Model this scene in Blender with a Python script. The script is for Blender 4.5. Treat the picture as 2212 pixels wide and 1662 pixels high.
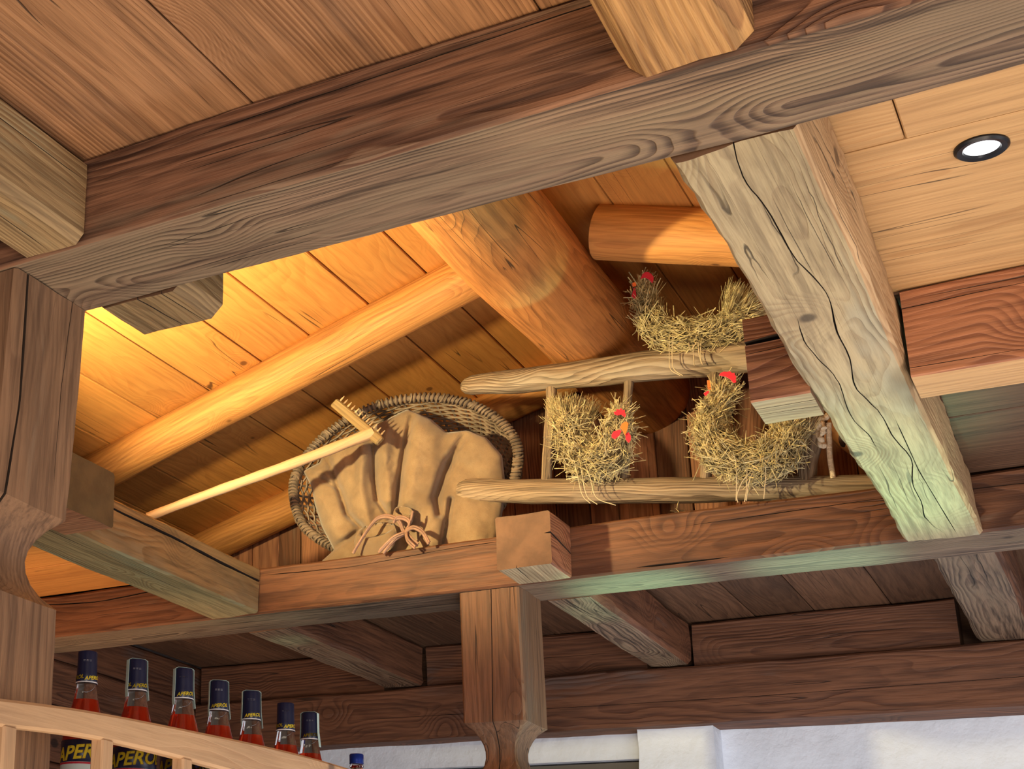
import bpy, bmesh, math, random
from mathutils import Vector, Matrix, noise

random.seed(7)
S = bpy.context.scene
C = S.collection
for o in list(bpy.data.objects):
    bpy.data.objects.remove(o)
EYE = 1.6                      # eye height; every coordinate below is relative to the eye, lifted by EYE when linked

# ------------------------------------------------------------------ camera
FPX, CX, CY = 3204.5, 224.4, 1056.2          # the photograph is the upper right part of a wider frame
ca, cb, cc = -.3161, -.6206, .0420
RX = Matrix(((1, 0, 0), (0, math.cos(ca), -math.sin(ca)), (0, math.sin(ca), math.cos(ca))))
RZ = Matrix(((math.cos(cb), -math.sin(cb), 0), (math.sin(cb), math.cos(cb), 0), (0, 0, 1)))
RY = Matrix(((math.cos(cc), 0, math.sin(cc)), (0, 1, 0), (-math.sin(cc), 0, math.cos(cc))))
WM = RY @ RX @ RZ                             # world -> (right, forward, up)
WT = WM.transposed()
cam_d = bpy.data.cameras.new('camera'); cam = bpy.data.objects.new('camera', cam_d); C.objects.link(cam)
right, fwd, up = WT @ Vector((1, 0, 0)), WT @ Vector((0, 1, 0)), WT @ Vector((0, 0, 1))
cam.matrix_world = Matrix.Translation((0, 0, EYE)) @ Matrix((right, up, -fwd)).transposed().to_4x4()
cam_d.sensor_fit = 'HORIZONTAL'; cam_d.sensor_width = 36
cam_d.lens = FPX / 2212 * 36
cam_d.shift_x = (1106 - CX) / 2212
cam_d.shift_y = -(831 - CY) / 2212
cam_d.clip_start = .02
S.camera = cam

def at(px, py, X=None, Y=None, Z=None):
    d = WT @ Vector(((px - CX) / FPX, 1, -(py - CY) / FPX))
    t = X / d.x if X is not None else Y / d.y if Y is not None else Z / d.z
    return d * t

# ------------------------------------------------------------------ view, world and lights
S.view_settings.view_transform = 'Standard'; S.view_settings.look = 'None'
S.view_settings.gamma = 1; S.view_settings.use_curve_mapping = False
S.view_settings.exposure = 0.5
w = bpy.data.worlds.new('world'); S.world = w; w.use_nodes = True
bg = w.node_tree.nodes['Background']; bg.inputs[0].default_value = (.93, .93, 1, 1); bg.inputs[1].default_value = .36

def aim(o, tgt):
    o.rotation_euler = (Vector(tgt) - Vector(o.location)).to_track_quat('-Z', 'Y').to_euler()
def area(name, loc, tgt, size, power, col, size_y=None):
    l = bpy.data.lights.new(name, 'AREA'); l.energy = power; l.color = col; l.size = size
    if size_y: l.shape = 'RECTANGLE'; l.size_y = size_y
    o = bpy.data.objects.new(name, l); o.location = (loc[0], loc[1], loc[2] + EYE); C.objects.link(o)
    aim(o, (tgt[0], tgt[1], tgt[2] + EYE)); return o
def spot(name, loc, tgt, power, col, ang, blend=.3, r=.02):
    l = bpy.data.lights.new(name, 'SPOT'); l.energy = power; l.color = col; l.spot_size = math.radians(ang)
    l.spot_blend = blend; l.shadow_soft_size = r
    o = bpy.data.objects.new(name, l); o.location = (loc[0], loc[1], loc[2] + EYE); C.objects.link(o)
    aim(o, (tgt[0], tgt[1], tgt[2] + EYE)); return o

area('window_light', (1.0, -1.6, -.2), (-.6, 2.4, .9), 1.0, 30, (1, .88, .76), .7)
area('window_light_right', (1.9, 2.2, -.3), (-1.2, 3.2, .8), 1.4, 16, (1, .95, .86), 1.0)
area('floor_bounce', (-.6, 1.0, -1.4), (-.7, 1.5, 1.0), 1.7, 30, (1, .84, .64))
spot('green_fill_spot', (-.10, 4.65, -.75), (-.52, 3.15, 1.0), 165, (.44, 1, .58), 23, 1, .12)  # this and the next: unseen green spots added to tint beam undersides
spot('green_fill_spot_left', (-2.0, 4.65, -.6), (-2.1, 3.2, 1.0), 24, (.62, 1, .58), 34, 1, .12)
spot('mint_glint', (-.3, 4.3, -.6), (-.33, 3.38, 1.0), 26, (.36, 1, .66), 15, 1, .03)  # unseen mint spots, added for the bright patches on timbers and post
spot('mint_glint_joint', (-1.0, 4.5, -.5), (-1.02, 3.79, 1.0), 120, (.4, 1, .66), 15, 1, .03)
spot('mint_glint_beam', (-.6, 4.5, -.5), (-.58, 3.77, 1.0), 90, (.45, 1, .72), 15, 1, .03)
spot('mint_glint_joist', (-2.1, 3.4, -.5), (-2.12, 3.99, 1.0), 26, (.45, 1, .72), 7, 1, .03)
spot('mint_glint_joist_middle', (-1.2, 3.3, -.6), (-1.2, 4.02, 1.0), 45, (.45, 1, .72), 10, 1, .03)
spot('mint_glint_post', (-.5, 3.2, -.1), (-1.29, 3.74, .60), 6, (.4, 1, .66), 14, .9, .02)
spot('warm_glint_beam', (-.2, .6, -.4), (-.33, 1.40, 1.0), 34, (1, .74, .38), 24, .9, .05)  # unseen warm spot added to brighten the near beam's underside
spot('warm_glint_ceiling', (.4, 1.6, -.6), (.1, 2.4, 1.14), 30, (1, .82, .58), 50, .9, .1)
spot('left_bay_lamp', (-2.8, 2.9, .35), (-2.55, 3.62, 1.06), 24, (1, .58, .27), 62, .9, .05)
area('plaster_fill', (-.4, 3.0, -1.3), (-.7, 4.9, .4), 2.0, 26, (.72, .84, 1))  # unseen cool panel added to brighten the plaster
spot('attic_lamp', (-1.9, 2.35, 1.22), (-1.56, 3.2, 1.86), 112, (1, .83, .42), 108, .5, .03)
spot('attic_lamp_right', (-.32, 2.2, 1.22), (-.70, 3.45, 1.76), 11, (1, .70, .35), 44, .12, .015)
spot('attic_soft_spot', (-1.2, 1.85, 1.2), (-1.1, 3.6, 1.7), 1.8, (1, .60, .30), 120, .9, .08)  # weak wide warm spot across the attic

# ------------------------------------------------------------------ node helpers and materials
def nodes(name):
    m = bpy.data.materials.new(name); m.use_nodes = True
    nt = m.node_tree; b = nt.nodes['Principled BSDF']
    return m, nt, b
class G:
    def __init__(s, nt): s.nt = nt
    def n(s, t, **kw):
        x = s.nt.nodes.new(t)
        for k, v in kw.items(): setattr(x, k, v)
        return x
    def put(s, sock, v):
        if isinstance(v, bpy.types.NodeSocket): s.nt.links.new(v, sock)
        else: sock.default_value = v
    def math(s, op, a, b=None, c=None, clamp=False):
        x = s.n('ShaderNodeMath', operation=op, use_clamp=clamp)
        for i, v in enumerate((a, b, c)):
            if v is not None: s.put(x.inputs[i], v)
        return x.outputs[0]
    def vmath(s, op, a, b):
        x = s.n('ShaderNodeVectorMath', operation=op); s.put(x.inputs[0], a); s.put(x.inputs[1], b); return x.outputs[0]
    def noise(s, v, scale, detail=3, rough=.5, out='Fac'):
        x = s.n('ShaderNodeTexNoise'); s.put(x.inputs['Vector'], v); x.inputs['Scale'].default_value = scale
        x.inputs['Detail'].default_value = detail; x.inputs['Roughness'].default_value = rough
        return x.outputs[out]
    def mix(s, f, a, b, mode='MIX'):
        x = s.n('ShaderNodeMix', data_type='RGBA', blend_type=mode)
        s.put(x.inputs[0], f); s.put(x.inputs[6], a); s.put(x.inputs[7], b); return x.outputs[2]
    def ramp(s, v, a, b):
        x = s.n('ShaderNodeMapRange', interpolation_type='SMOOTHSTEP'); s.put(x.inputs[0], v)
        x.inputs[1].default_value = a; x.inputs[2].default_value = b; return x.outputs[0]
def c4(c): return (c[0], c[1], c[2], 1)

def wood(name, early, late, stain=(.06, .035, .02), stain_amt=.5, grey=None, grey_amt=.0, ring=125, waver=2.6,
         knots=0.61, rough=.62, fine=.5, bump=.5, ringamt=.8, var=.16, knot_scale=3.0, streak=.45):
    """grain runs along the object's own X axis"""
    m, nt, b = nodes(name); g = G(nt)
    tc = g.n('ShaderNodeTexCoord').outputs['Object']
    rnd = g.n('ShaderNodeObjectInfo').outputs['Random']
    off = g.n('ShaderNodeCombineXYZ'); g.put(off.inputs[0], g.math('MULTIPLY', rnd, 37.0)); g.put(off.inputs[1], g.math('MULTIPLY', rnd, 3.1)); g.put(off.inputs[2], g.math('MULTIPLY', rnd, 1.7))
    P0 = g.vmath('ADD', tc, off.outputs[0])
    def sc(v, s3):
        return g.vmath('MULTIPLY', v, s3)
    w1 = g.noise(sc(P0, (1.3, 5, 5)), 1, 2, .5)
    w2 = g.noise(sc(P0, (5, 16, 16)), 1, 2, .5)
    sep = g.n('ShaderNodeSeparateXYZ'); nt.links.new(tc, sep.inputs[0])
    yy = g.math('ADD', sep.outputs[1], g.math('MULTIPLY_ADD', rnd, .16, -.05))
    zz = g.math('ADD', sep.outputs[2], g.math('MULTIPLY_ADD', g.math('FRACT', g.math('MULTIPLY', rnd, 7.3)), .1, .02))
    r = g.math('SQRT', g.math('ADD', g.math('MULTIPLY', yy, yy), g.math('MULTIPLY', zz, zz)))
    # knots
    vo = g.n('ShaderNodeTexVoronoi', feature='F1'); g.put(vo.inputs['Vector'], sc(P0, (1.1, 1.45, 1.45))); vo.inputs['Scale'].default_value = knot_scale
    sepc = g.n('ShaderNodeSeparateColor'); nt.links.new(vo.outputs['Color'], sepc.inputs[0])
    has = g.math('LESS_THAN', sepc.outputs[0], knots)
    kd = g.math('ADD', vo.outputs['Distance'], g.math('MULTIPLY_ADD', w2, .10, -.05))
    swirl = g.math('MULTIPLY', g.math('SUBTRACT', 1.0, g.ramp(kd, .02, .36)), has)
    core = g.math('MULTIPLY', g.math('SUBTRACT', 1.0, g.ramp(kd, .035, .075)), has)
    q = g.math('MULTIPLY', r, float(ring))
    q = g.math('MULTIPLY_ADD', w1, waver * 5, q)
    q = g.math('MULTIPLY_ADD', w2, waver * .7, q)
    q = g.math('MULTIPLY_ADD', swirl, 5.0, q)
    fr = g.math('FRACT', q)
    lines = g.math('MULTIPLY', g.ramp(fr, .25, .88), g.math('SUBTRACT', 1.0, g.ramp(fr, .9, 1.0)))
    fade = g.ramp(g.noise(sc(P0, (2.0, 9, 9)), 1, 2), .33, .62)
    lines = g.math('MULTIPLY', lines, g.math('MULTIPLY_ADD', fade, .75, .25))
    fg = g.noise(sc(P0, (9, 260, 260)), 1, 3, .6)
    pores = g.ramp(fg, .52, .72)
    col = g.mix(g.math('MULTIPLY', lines, ringamt), c4(early), c4(late))
    col = g.mix(g.math('MULTIPLY', pores, fine * .55), col, c4([x * .45 for x in late]))
    st = g.noise(sc(P0, (3.5, 75, 75)), 1, 3, .65)
    col = g.mix(g.math('MULTIPLY', g.ramp(st, .42, .70), streak), col, c4([x * .42 for x in late]))
    col = g.mix(g.math('MULTIPLY', g.math('SUBTRACT', 1.0, g.ramp(st, .30, .46)), streak * .55), col, c4([min(1, x * 1.35) for x in early]))
    bl = g.ramp(g.noise(sc(P0, (2.2, 11, 11)), 1, 4, .6), .5, .78)
    col = g.mix(g.math('MULTIPLY', bl, stain_amt), col, c4(stain))
    if grey is not None:
        gm = g.ramp(g.math('ADD', g.noise(sc(P0, (1.6, 7, 7)), 1, 4, .65), g.math('MULTIPLY', lines, -.08)), .60 - grey_amt * .35, .78 - grey_amt * .35)
        col = g.mix(g.math('MULTIPLY', gm, .85), col, g.mix(lines, c4(grey), c4([x * .45 for x in grey])))
    col = g.mix(g.math('MULTIPLY', swirl, .22), col, c4(late))
    col = g.mix(g.math('MULTIPLY', core, .85), col, c4([x * .5 for x in stain]))
    # drying cracks: very thin lines along the grain
    ck = g.noise(sc(P0, (1.1, 28, 28)), 1, 1, .3)
    ckl = g.math('SUBTRACT', 1.0, g.ramp(g.math('ABSOLUTE', g.math('SUBTRACT', ck, .5)), .002, .009))
    ckl = g.math('MULTIPLY', ckl, g.ramp(g.noise(sc(P0, (2.4, 3, 3)), 1, 1), .55, .62))
    col = g.mix(g.math('MULTIPLY', ckl, .8), col, (.015, .009, .006, 1))
    br = g.math('MULTIPLY_ADD', g.math('FRACT', g.math('MULTIPLY', rnd, 13.7)), var * 2, 1 - var)
    cmb = g.n('ShaderNodeCombineXYZ')
    for i in range(3): g.put(cmb.inputs[i], br)
    col = g.mix(1.0, col, cmb.outputs[0], 'MULTIPLY')
    nt.links.new(col, b.inputs['Base Color'])
    g.put(b.inputs['Roughness'], g.math('MULTIPLY_ADD', fg, .25, rough - .12))
    b.inputs['Specular IOR Level'].default_value = .35
    h = g.math('MULTIPLY_ADD', lines, -.45, g.math('MULTIPLY', fg, .5))
    h = g.math('MULTIPLY_ADD', w2, .8, h); h = g.math('MULTIPLY_ADD', st, -.7, h)
    h = g.math('MULTIPLY_ADD', ckl, -1.4, h)
    bp = g.n('ShaderNodeBump'); bp.inputs['Strength'].default_value = bump; bp.inputs['Distance'].default_value = .0035
    nt.links.new(h, bp.inputs['Height']); nt.links.new(bp.outputs[0], b.inputs['Normal'])
    return m

def plain(name, col, rough=.5, metal=0, trans=0, ior=1.45, emis=None, estr=0, bump=0, bscale=40, var=0, sheen=0, cscale=30):
    m, nt, b = nodes(name); g = G(nt)
    b.inputs['Base Color'].default_value = c4(col); b.inputs['Roughness'].default_value = rough
    b.inputs['Metallic'].default_value = metal; b.inputs['Transmission Weight'].default_value = trans; b.inputs['IOR'].default_value = ior
    if sheen: b.inputs['Sheen Weight'].default_value = sheen
    tc = g.n('ShaderNodeTexCoord').outputs['Object']
    if var:
        f = g.noise(tc, cscale, 4, .6)
        nt.links.new(g.mix(g.ramp(f, .3, .7), c4([x * (1 - var) for x in col]), c4([min(1, x * (1 + var)) for x in col])), b.inputs['Base Color'])
    if bump:
        bp = g.n('ShaderNodeBump'); bp.inputs['Strength'].default_value = bump; bp.inputs['Distance'].default_value = .01
        nt.links.new(g.noise(tc, bscale, 4, .6), bp.inputs['Height']); nt.links.new(bp.outputs[0], b.inputs['Normal'])
    if emis: b.inputs['Emission Color'].default_value = c4(emis); b.inputs['Emission Strength'].default_value = estr
    return m

W = {}
W['red'] = wood('red_brown_timber', (.20, .078, .034), (.075, .026, .013), (.05, .022, .013), .6, (.22, .15, .10), .05, ring=112, streak=.5)
W['redgrey'] = wood('red_brown_grey_timber', (.27, .125, .066), (.062, .024, .015), (.05, .026, .018), .6, (.26, .17, .105), .42, ring=118, knots=0.81, streak=.85, bump=.7)
W['greyunder'] = wood('grey_weathered_timber', (.27, .17, .105), (.07, .04, .027), (.07, .042, .028), .55, (.28, .195, .12), .55, ring=132, knots=0.94, streak=.85, bump=.8)
W['postred'] = wood('red_brown_post_timber', (.21, .095, .048), (.11, .045, .022), (.06, .03, .018), .5, ring=72, knots=0.68, streak=.5, ringamt=.6)
W['post'] = wood('brown_post_timber', (.27, .145, .075), (.14, .065, .033), (.08, .042, .025), .5, (.24, .165, .105), .2, ring=92, knots=0.61, streak=.5, ringamt=.55)
W['pale'] = wood('pale_weathered_timber', (.50, .385, .22), (.30, .20, .11), (.15, .105, .065), .5, (.44, .375, .25), .35, ring=99, knots=0.95, ringamt=.55, streak=.5)
W['palewarm'] = wood('pale_warm_timber', (.56, .36, .19), (.36, .19, .085), (.22, .12, .06), .45, ring=112, knots=0.68, ringamt=.65)
W['olive'] = wood('olive_brown_timber', (.32, .205, .085), (.17, .098, .04), (.08, .055, .034), .5, (.26, .22, .13), .3, ring=99, knots=0.54, ringamt=.6, streak=.5)
W['dark'] = wood('dark_brown_timber', (.19, .077, .038), (.08, .029, .016), (.04, .02, .014), .65, (.13, .085, .07), .12, ring=99, knots=0.81, streak=.55)
W['darkboard'] = wood('dark_brown_boards', (.18, .088, .046), (.09, .040, .022), (.045, .025, .016), .5, ring=85, ringamt=.5, var=.25)
W['rosy'] = wood('rosy_timber', (.42, .175, .083), (.18, .062, .032), (.13, .05, .032), .45, ring=92, knots=0.68, streak=.5)
W['khaki'] = wood('khaki_timber', (.36, .235, .11), (.19, .11, .05), (.10, .07, .04), .5, (.28, .24, .145), .3, ring=112, knots=0.54, ringamt=.7, streak=.55)
W['gold'] = wood('golden_timber', (.50, .275, .105), (.27, .12, .045), (.18, .085, .04), .5, ring=99, knots=0.54, ringamt=.8, streak=.55, bump=.8)
W['honey'] = wood('honey_boards', (.58, .34, .15), (.42, .21, .08), (.32, .16, .07), .5, ring=72, knots=0.68, ringamt=.5, bump=.3, fine=.35, var=.07, streak=.3)
W['orange'] = wood('orange_brown_boards', (.41, .205, .095), (.21, .088, .038), (.15, .08, .05), .45, ring=151, waver=1.2, knots=0.34, bump=.7, var=.1, streak=.5)
W['roof'] = wood('larch_roof_boards', (.58, .25, .060), (.43, .15, .032), (.26, .085, .02), .35, ring=59, knots=0.74, ringamt=.4, bump=.2, fine=.25, var=.12, knot_scale=4.2, streak=.25)
W['log'] = wood('peeled_rafter_log', (.56, .245, .066), (.35, .12, .032), (.2, .07, .02), .5, ring=79, knots=0.81, ringamt=.55, bump=.35, fine=.4, var=.06, knot_scale=4.5, streak=.4)
W['ridge'] = wood('ridge_log_wood', (.52, .20, .055), (.30, .095, .025), (.17, .055, .018), .55, ring=79, knots=0.81, ringamt=.6, bump=.4, streak=.5)
W['drift'] = wood('silvered_ladder_wood', (.35, .24, .15), (.12, .072, .043), (.06, .04, .03), .6, (.37, .29, .21), .35, ring=151, waver=3.5, knots=0.81, bump=1.0, streak=.75)
W['shelf'] = wood('light_shelf_wood', (.60, .37, .20), (.48, .26, .13), (.28, .17, .11), .4, ring=59, knots=0.47, ringamt=.35, bump=.25, fine=.3, streak=.2)
W['endgrain'] = plain('sawn_end_grain', (.165, .08, .040), .75, var=.22, bump=.15, bscale=60, cscale=14)
W['endolive'] = plain('olive_end_grain', (.13, .085, .033), .75, var=.2, bump=.15, bscale=60, cscale=14)
W['crack'] = plain('crack_shadow_wood', (.035, .02, .012), .9)
M_white = plain('white_rough_plaster', (.80, .84, .92), .9, bump=1.0, bscale=14, var=.05, cscale=6)
M_black = plain('black_metal', (.02, .02, .024), .35, metal=.6)
M_lens = plain('lit_lens', (.9, .95, 1), .3, emis=(.93, .97, 1), estr=1.6)
M_lintel = plain('dark_window_head', (.11, .095, .08), .6)
M_floor = wood('floor_boards', (.40, .26, .16), (.28, .17, .09), ring=59)
M_straw = plain('straw', (.52, .41, .20), .6, var=.5, cscale=55)
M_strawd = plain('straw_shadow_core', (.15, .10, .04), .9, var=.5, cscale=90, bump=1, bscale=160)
M_red = plain('red_felt', (.72, .012, .03), .85, sheen=.3)
M_orangef = plain('orange_felt', (.95, .17, .02), .85, sheen=.3)
M_twine = plain('twine', (.66, .50, .30), .8)
M_cord = plain('leather_cord', (.30, .16, .105), .7, var=.2)
M_wick = plain('peeled_willow', (.20, .135, .088), .7, var=.35, cscale=22, bump=.3, bscale=90)
M_wickd = plain('dark_willow', (.16, .11, .08), .8, var=.35, cscale=40)
M_rope = plain('cream_rope', (.80, .62, .42), .7, bump=.6, bscale=120)
M_horn = plain('amber_hide', (.66, .36, .14), .55, var=.3, cscale=12)
M_hole = plain('hole_shade_dark', (.05, .02, .012), .9)
M_navy = plain('navy_capsule', (.006, .008, .036), .33)
M_blue = plain('blue_screw_cap', (.008, .03, .24), .3, metal=.35)
M_yel = plain('yellow_print', (.80, .62, .03), .5)
M_wprint = plain('white_print', (.75, .75, .78), .5)
M_seal = plain('tax_strip_paper', (.50, .66, .62), .7, var=.08)
M_glass = plain('clear_bottle_glass', (1, 1, 1), .02, trans=1, ior=1.45)
M_liq = plain('orange_red_aperitif', (1, .075, .02), .03, trans=.65, ior=1.34)
M_label = plain('pale_label', (.62, .72, .70), .5)
M_redl = plain('red_label_edge', (.45, .01, .03), .5)

def burlap():
    m, nt, b = nodes('burlap'); g = G(nt)
    tc = g.n('ShaderNodeTexCoord').outputs['Object']
    n1 = g.noise(tc, 9, 4, .6); n2 = g.noise(tc, 420, 2, .6)
    col = g.mix(g.ramp(n1, .35, .65), (.19, .115, .06, 1), (.30, .19, .10, 1))
    col = g.mix(g.math('MULTIPLY', g.ramp(n2, .45, .65), .3), col, (.2, .12, .055, 1))
    nt.links.new(col, b.inputs['Base Color']); b.inputs['Roughness'].default_value = .95; b.inputs['Sheen Weight'].default_value = .25
    bp = g.n('ShaderNodeBump'); bp.inputs['Strength'].default_value = .35; bp.inputs['Distance'].default_value = .002
    nt.links.new(n2, bp.inputs['Height']); nt.links.new(bp.outputs[0], b.inputs['Normal'])
    return m
M_burlap = burlap()

# ------------------------------------------------------------------ object helpers
def tag(o, label=None, cat=None, group=None, kind=None):
    if label: o['label'] = label
    if cat: o['category'] = cat
    if group: o['group'] = group
    if kind: o['kind'] = kind
    return o
def empty(name, loc=(0, 0, 0)):
    o = bpy.data.objects.new(name, None); o.empty_display_size = .05; o.location = loc; C.objects.link(o); return o
def link(name, me, mats, parent=None, mat=None, smooth=None):
    """mat: world matrix (relative coordinates)"""
    o = bpy.data.objects.new(name, me); C.objects.link(o)
    for x in (mats if isinstance(mats, (list, tuple)) else [mats]):
        if len(me.materials) < (len(mats) if isinstance(mats, (list, tuple)) else 1): me.materials.append(x)
    mw = mat if mat is not None else Matrix.Identity(4)
    if parent is not None:
        o.parent = parent
        o.matrix_local = wmat(parent).inverted() @ mw
    else: o.matrix_local = mw
    if smooth is not None:
        me.shade_smooth()
        if smooth < 180: me.set_sharp_from_angle(angle=math.radians(smooth))
    return o
def wmat(o):
    m = o.matrix_local if o.parent is None else wmat(o.parent) @ o.matrix_local
    return m if o.type != 'EMPTY' or o.parent is not None else Matrix.Translation(o.location) @ o.rotation_euler.to_matrix().to_4x4()
def mesh(verts, faces, mi=None):
    me = bpy.data.meshes.new('mesh'); me.from_pydata([tuple(v) for v in verts], [], faces)
    if mi: me.polygons.foreach_set('material_index', mi)
    me.update(); return me
def frame(x, z, o):
    x = Vector(x).normalized(); z = Vector(z); z = (z - x * z.dot(x)).normalized(); y = z.cross(x)
    m = Matrix((x, y, z)).transposed().to_4x4(); m.translation = o; return m

def interp(pl, u):
    if u <= pl[0][0]: return pl[0][1]
    for (a, b), (c, d) in zip(pl, pl[1:]):
        if u <= c: return b + (d - b) * (u - a) / (c - a)
    return pl[-1][1]

def sweep(L, hy, hz, N=40, ch=.006, amp=.002, cracks=(), inset=None, seed=0, chz=None, freq=3.0, bow=None, cut=0):
    """box section swept along local x; visible faces are -z ('b') and -y ('s'); cracks: (face, [(u, offset)..], width, depth)"""
    us = [L * i / N for i in range(N + 1)]
    cks = {'b': [], 's': []}
    for f, pl, wd, dp in cracks: cks[f].append((pl, wd, dp))
    V = []; rings = []
    for i, u in enumerate(us):
        ins = inset(u) if inset else 0
        a, b = hy - ins, hz - ins
        c = min(ch, a * .8, b * .8)
        pts = []; tagm = []
        def side(p, q, axis_s, face):
            # points from p (excl chamfer) to q
            lst = cks.get(face, [])
            if not lst:
                for k in range(6): pts.append(p.lerp(q, k / 5)); tagm.append(face)
                return
            # sorted by offset along direction
            items = []
            ln = (q - p).length
            for pl, wd, dp in lst:
                off = interp(pl, u)
                if face == 'b': s = (off - p.x) / (q.x - p.x)
                else: s = (off - p.y) / (q.y - p.y)
                u0, u1 = pl[0][0], pl[-1][0]
                k = 0
                if u0 <= u <= u1: k = min(1, min(u - u0, u1 - u) / (.08 * (u1 - u0) + 1e-6)) if (u0 > 0 or u1 < L) else 1
                if u0 <= 0 and u < (u0 + u1) / 2: k = 1
                if u1 >= L and u > (u0 + u1) / 2: k = 1
                k *= .75 + .5 * noise.noise(Vector((u * 9, seed, off * 3)))
                if not (u0 <= u <= u1): k = 0
                items.append((s, max(wd * k, .0002), dp * k))
            items.sort(); cur = 0
            nrm = Vector((0, 1)) if face == 'b' else Vector((1, 0))
            pts.append(p.copy()); tagm.append(face)
            for s, wd, dp in items:
                s = min(.97, max(.03, s)); lo, hi = s - wd / 2 / ln, s + wd / 2 / ln
                for k in (1, 2): pts.append(p.lerp(q, cur + (lo - cur) * k / 3)); tagm.append(face)
                pts.append(p.lerp(q, lo)); tagm.append('k'); pts.append(p.lerp(q, s) + nrm * dp); tagm.append('k'); pts.append(p.lerp(q, hi)); tagm.append(face)
                cur = hi
            for k in (1, 2, 3): pts.append(p.lerp(q, cur + (1 - cur) * k / 3)); tagm.append(face)
        v2 = lambda x, y: Vector((x, y))
        side(v2(-a, b - c), v2(-a, -b + c), 0, 's')
        side(v2(-a + c, -b), v2(a - c, -b), 0, 'b')
        side(v2(a, -b + c), v2(a, b - c), 0, 'o')
        side(v2(a - c, b), v2(-a + c, b), 0, 'o')
        ring = []
        by = bow(u) if bow else (0, 0)
        for p in pts:
            n = noise.noise(Vector((u * freq + seed * 7.1, p.x * 9, p.y * 9))) * amp * 2
            n2 = noise.noise(Vector((u * 22 + seed, p.x * 40, p.y * 40 + 5))) * amp * .5
            k = 1 + (n + n2) / max(.02, p.length)
            xx = u
            if cut and i == N: xx = u - cut * abs(noise.noise(Vector((p.x * 20, p.y * 20, seed))))
            V.append((xx, p.x * k + by[0], p.y * k + by[1])); ring.append(len(V) - 1)
        rings.append(ring)
    F = []; MI = []
    n = len(rings[0]); side_tag = tagm
    for i in range(N):
        for k in range(n):
            k2 = (k + 1) % n
            F.append((rings[i][k], rings[i + 1][k], rings[i + 1][k2], rings[i][k2]))
            t = side_tag[k]; t2 = side_tag[k2]
            MI.append(3 if (t == 'k') else 1 if t == 'b' else 0)
    # crack faces: from lip to bottom and bottom to far lip
    F.append(tuple(rings[0])); MI.append(2); F.append(tuple(reversed(rings[-1]))); MI.append(2)
    return mesh(V, F, MI)

def timber(name, b, axis, side='red', bottom=None, end='endgrain', label=None, parent=None, cat='beam', group=None, kind=None, **kw):
    x0, x1, y0, y1, z0, z1 = b
    if axis == 'X': L = x1 - x0; hy = (y1 - y0) / 2; hz = (z1 - z0) / 2; m = frame((1, 0, 0), (0, 0, 1), Vector((x0, (y0 + y1) / 2, (z0 + z1) / 2)))
    elif axis == 'Y': L = y1 - y0; hy = (x1 - x0) / 2; hz = (z1 - z0) / 2; m = frame((0, 1, 0), (0, 0, 1), Vector(((x0 + x1) / 2, y0, (z0 + z1) / 2)))
    else: L = z1 - z0; hy = (x1 - x0) / 2; hz = (y1 - y0) / 2; m = frame((0, 0, -1), (0, 1, 0), Vector(((x0 + x1) / 2, (y0 + y1) / 2, z1)))
    kw.setdefault('N', max(4, int(L / .05))); kw.setdefault('seed', random.random() * 50)
    me = sweep(L, hy, hz, **kw)
    o = link(name, me, [W[side], W[bottom or side], W[end], W['crack']], parent, m, smooth=38)
    if parent is None: tag(o, label, cat, group, kind)
    return o

def tube(pts, rad, n=8, cap=True):
    """pts list of Vector, rad number or list"""
    V = []; F = []
    N = len(pts)
    rr = rad if isinstance(rad, (list, tuple)) else [rad] * N
    t = (pts[1] - pts[0]).normalized(); a = t.orthogonal().normalized()
    for i, p in enumerate(pts):
        t = (pts[min(i + 1, N - 1)] - pts[max(i - 1, 0)]).normalized()
        a = (a - t * a.dot(t)).normalized(); bb = t.cross(a)
        for k in range(n):
            an = 2 * math.pi * k / n
            V.append(p + (a * math.cos(an) + bb * math.sin(an)) * rr[i])
    for i in range(N - 1):
        for k in range(n):
            k2 = (k + 1) % n
            F.append((i * n + k, i * n + k2, (i + 1) * n + k2, (i + 1) * n + k))
    if cap: F.append(tuple(reversed(range(n)))); F.append(tuple(range((N - 1) * n, N * n)))
    return V, F
def join(parts):
    V = []; F = []
    for v, f in parts:
        k = len(V); V += [tuple(x) for x in v]; F += [tuple(i + k for i in q) for q in f]
    return V, F
def catmull(pts, n=6):
    P = [pts[0] * 2 - pts[1]] + list(pts) + [pts[-1] * 2 - pts[-2]]; out = []
    for i in range(1, len(P) - 2):
        for k in range(n):
            t = k / n
            out.append(.5 * ((2 * P[i]) + (P[i + 1] - P[i - 1]) * t + (2 * P[i - 1] - 5 * P[i] + 4 * P[i + 1] - P[i + 2]) * t * t + (3 * P[i] - P[i - 1] - 3 * P[i + 1] + P[i + 2]) * t ** 3))
    out.append(pts[-1].copy()); return out
def boxmesh(L, wy, wz, bev=.002, nx=1):
    """board: x 0..L, centred in y,z"""
    bm = bmesh.new(); bmesh.ops.create_cube(bm, size=1)
    for v in bm.verts: v.co = Vector(((v.co.x + .5) * L, v.co.y * wy, v.co.z * wz))
    if bev: bmesh.ops.bevel(bm, geom=bm.edges[:], offset=bev, segments=1, affect='EDGES')
    me = bpy.data.meshes.new('board'); bm.to_mesh(me); bm.free(); return me
def board(name, parent, mat, origin, x, z, L, wy, wz, bev=.002):
    return link(name, boxmesh(L, wy, wz, bev), mat, parent, frame(x, z, Vector(origin)))

# ------------------------------------------------------------------ the setting
ZC = 1.142
floor = empty('floor', (0, 0, -EYE)); tag(floor, kind='structure')
for i in range(22):
    board('floor_board', floor, M_floor, (-3.0, -1.9 + i * .32, -EYE - .015), (1, 0, 0), (0, 0, 1), 4.4, .316, .03)

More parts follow.
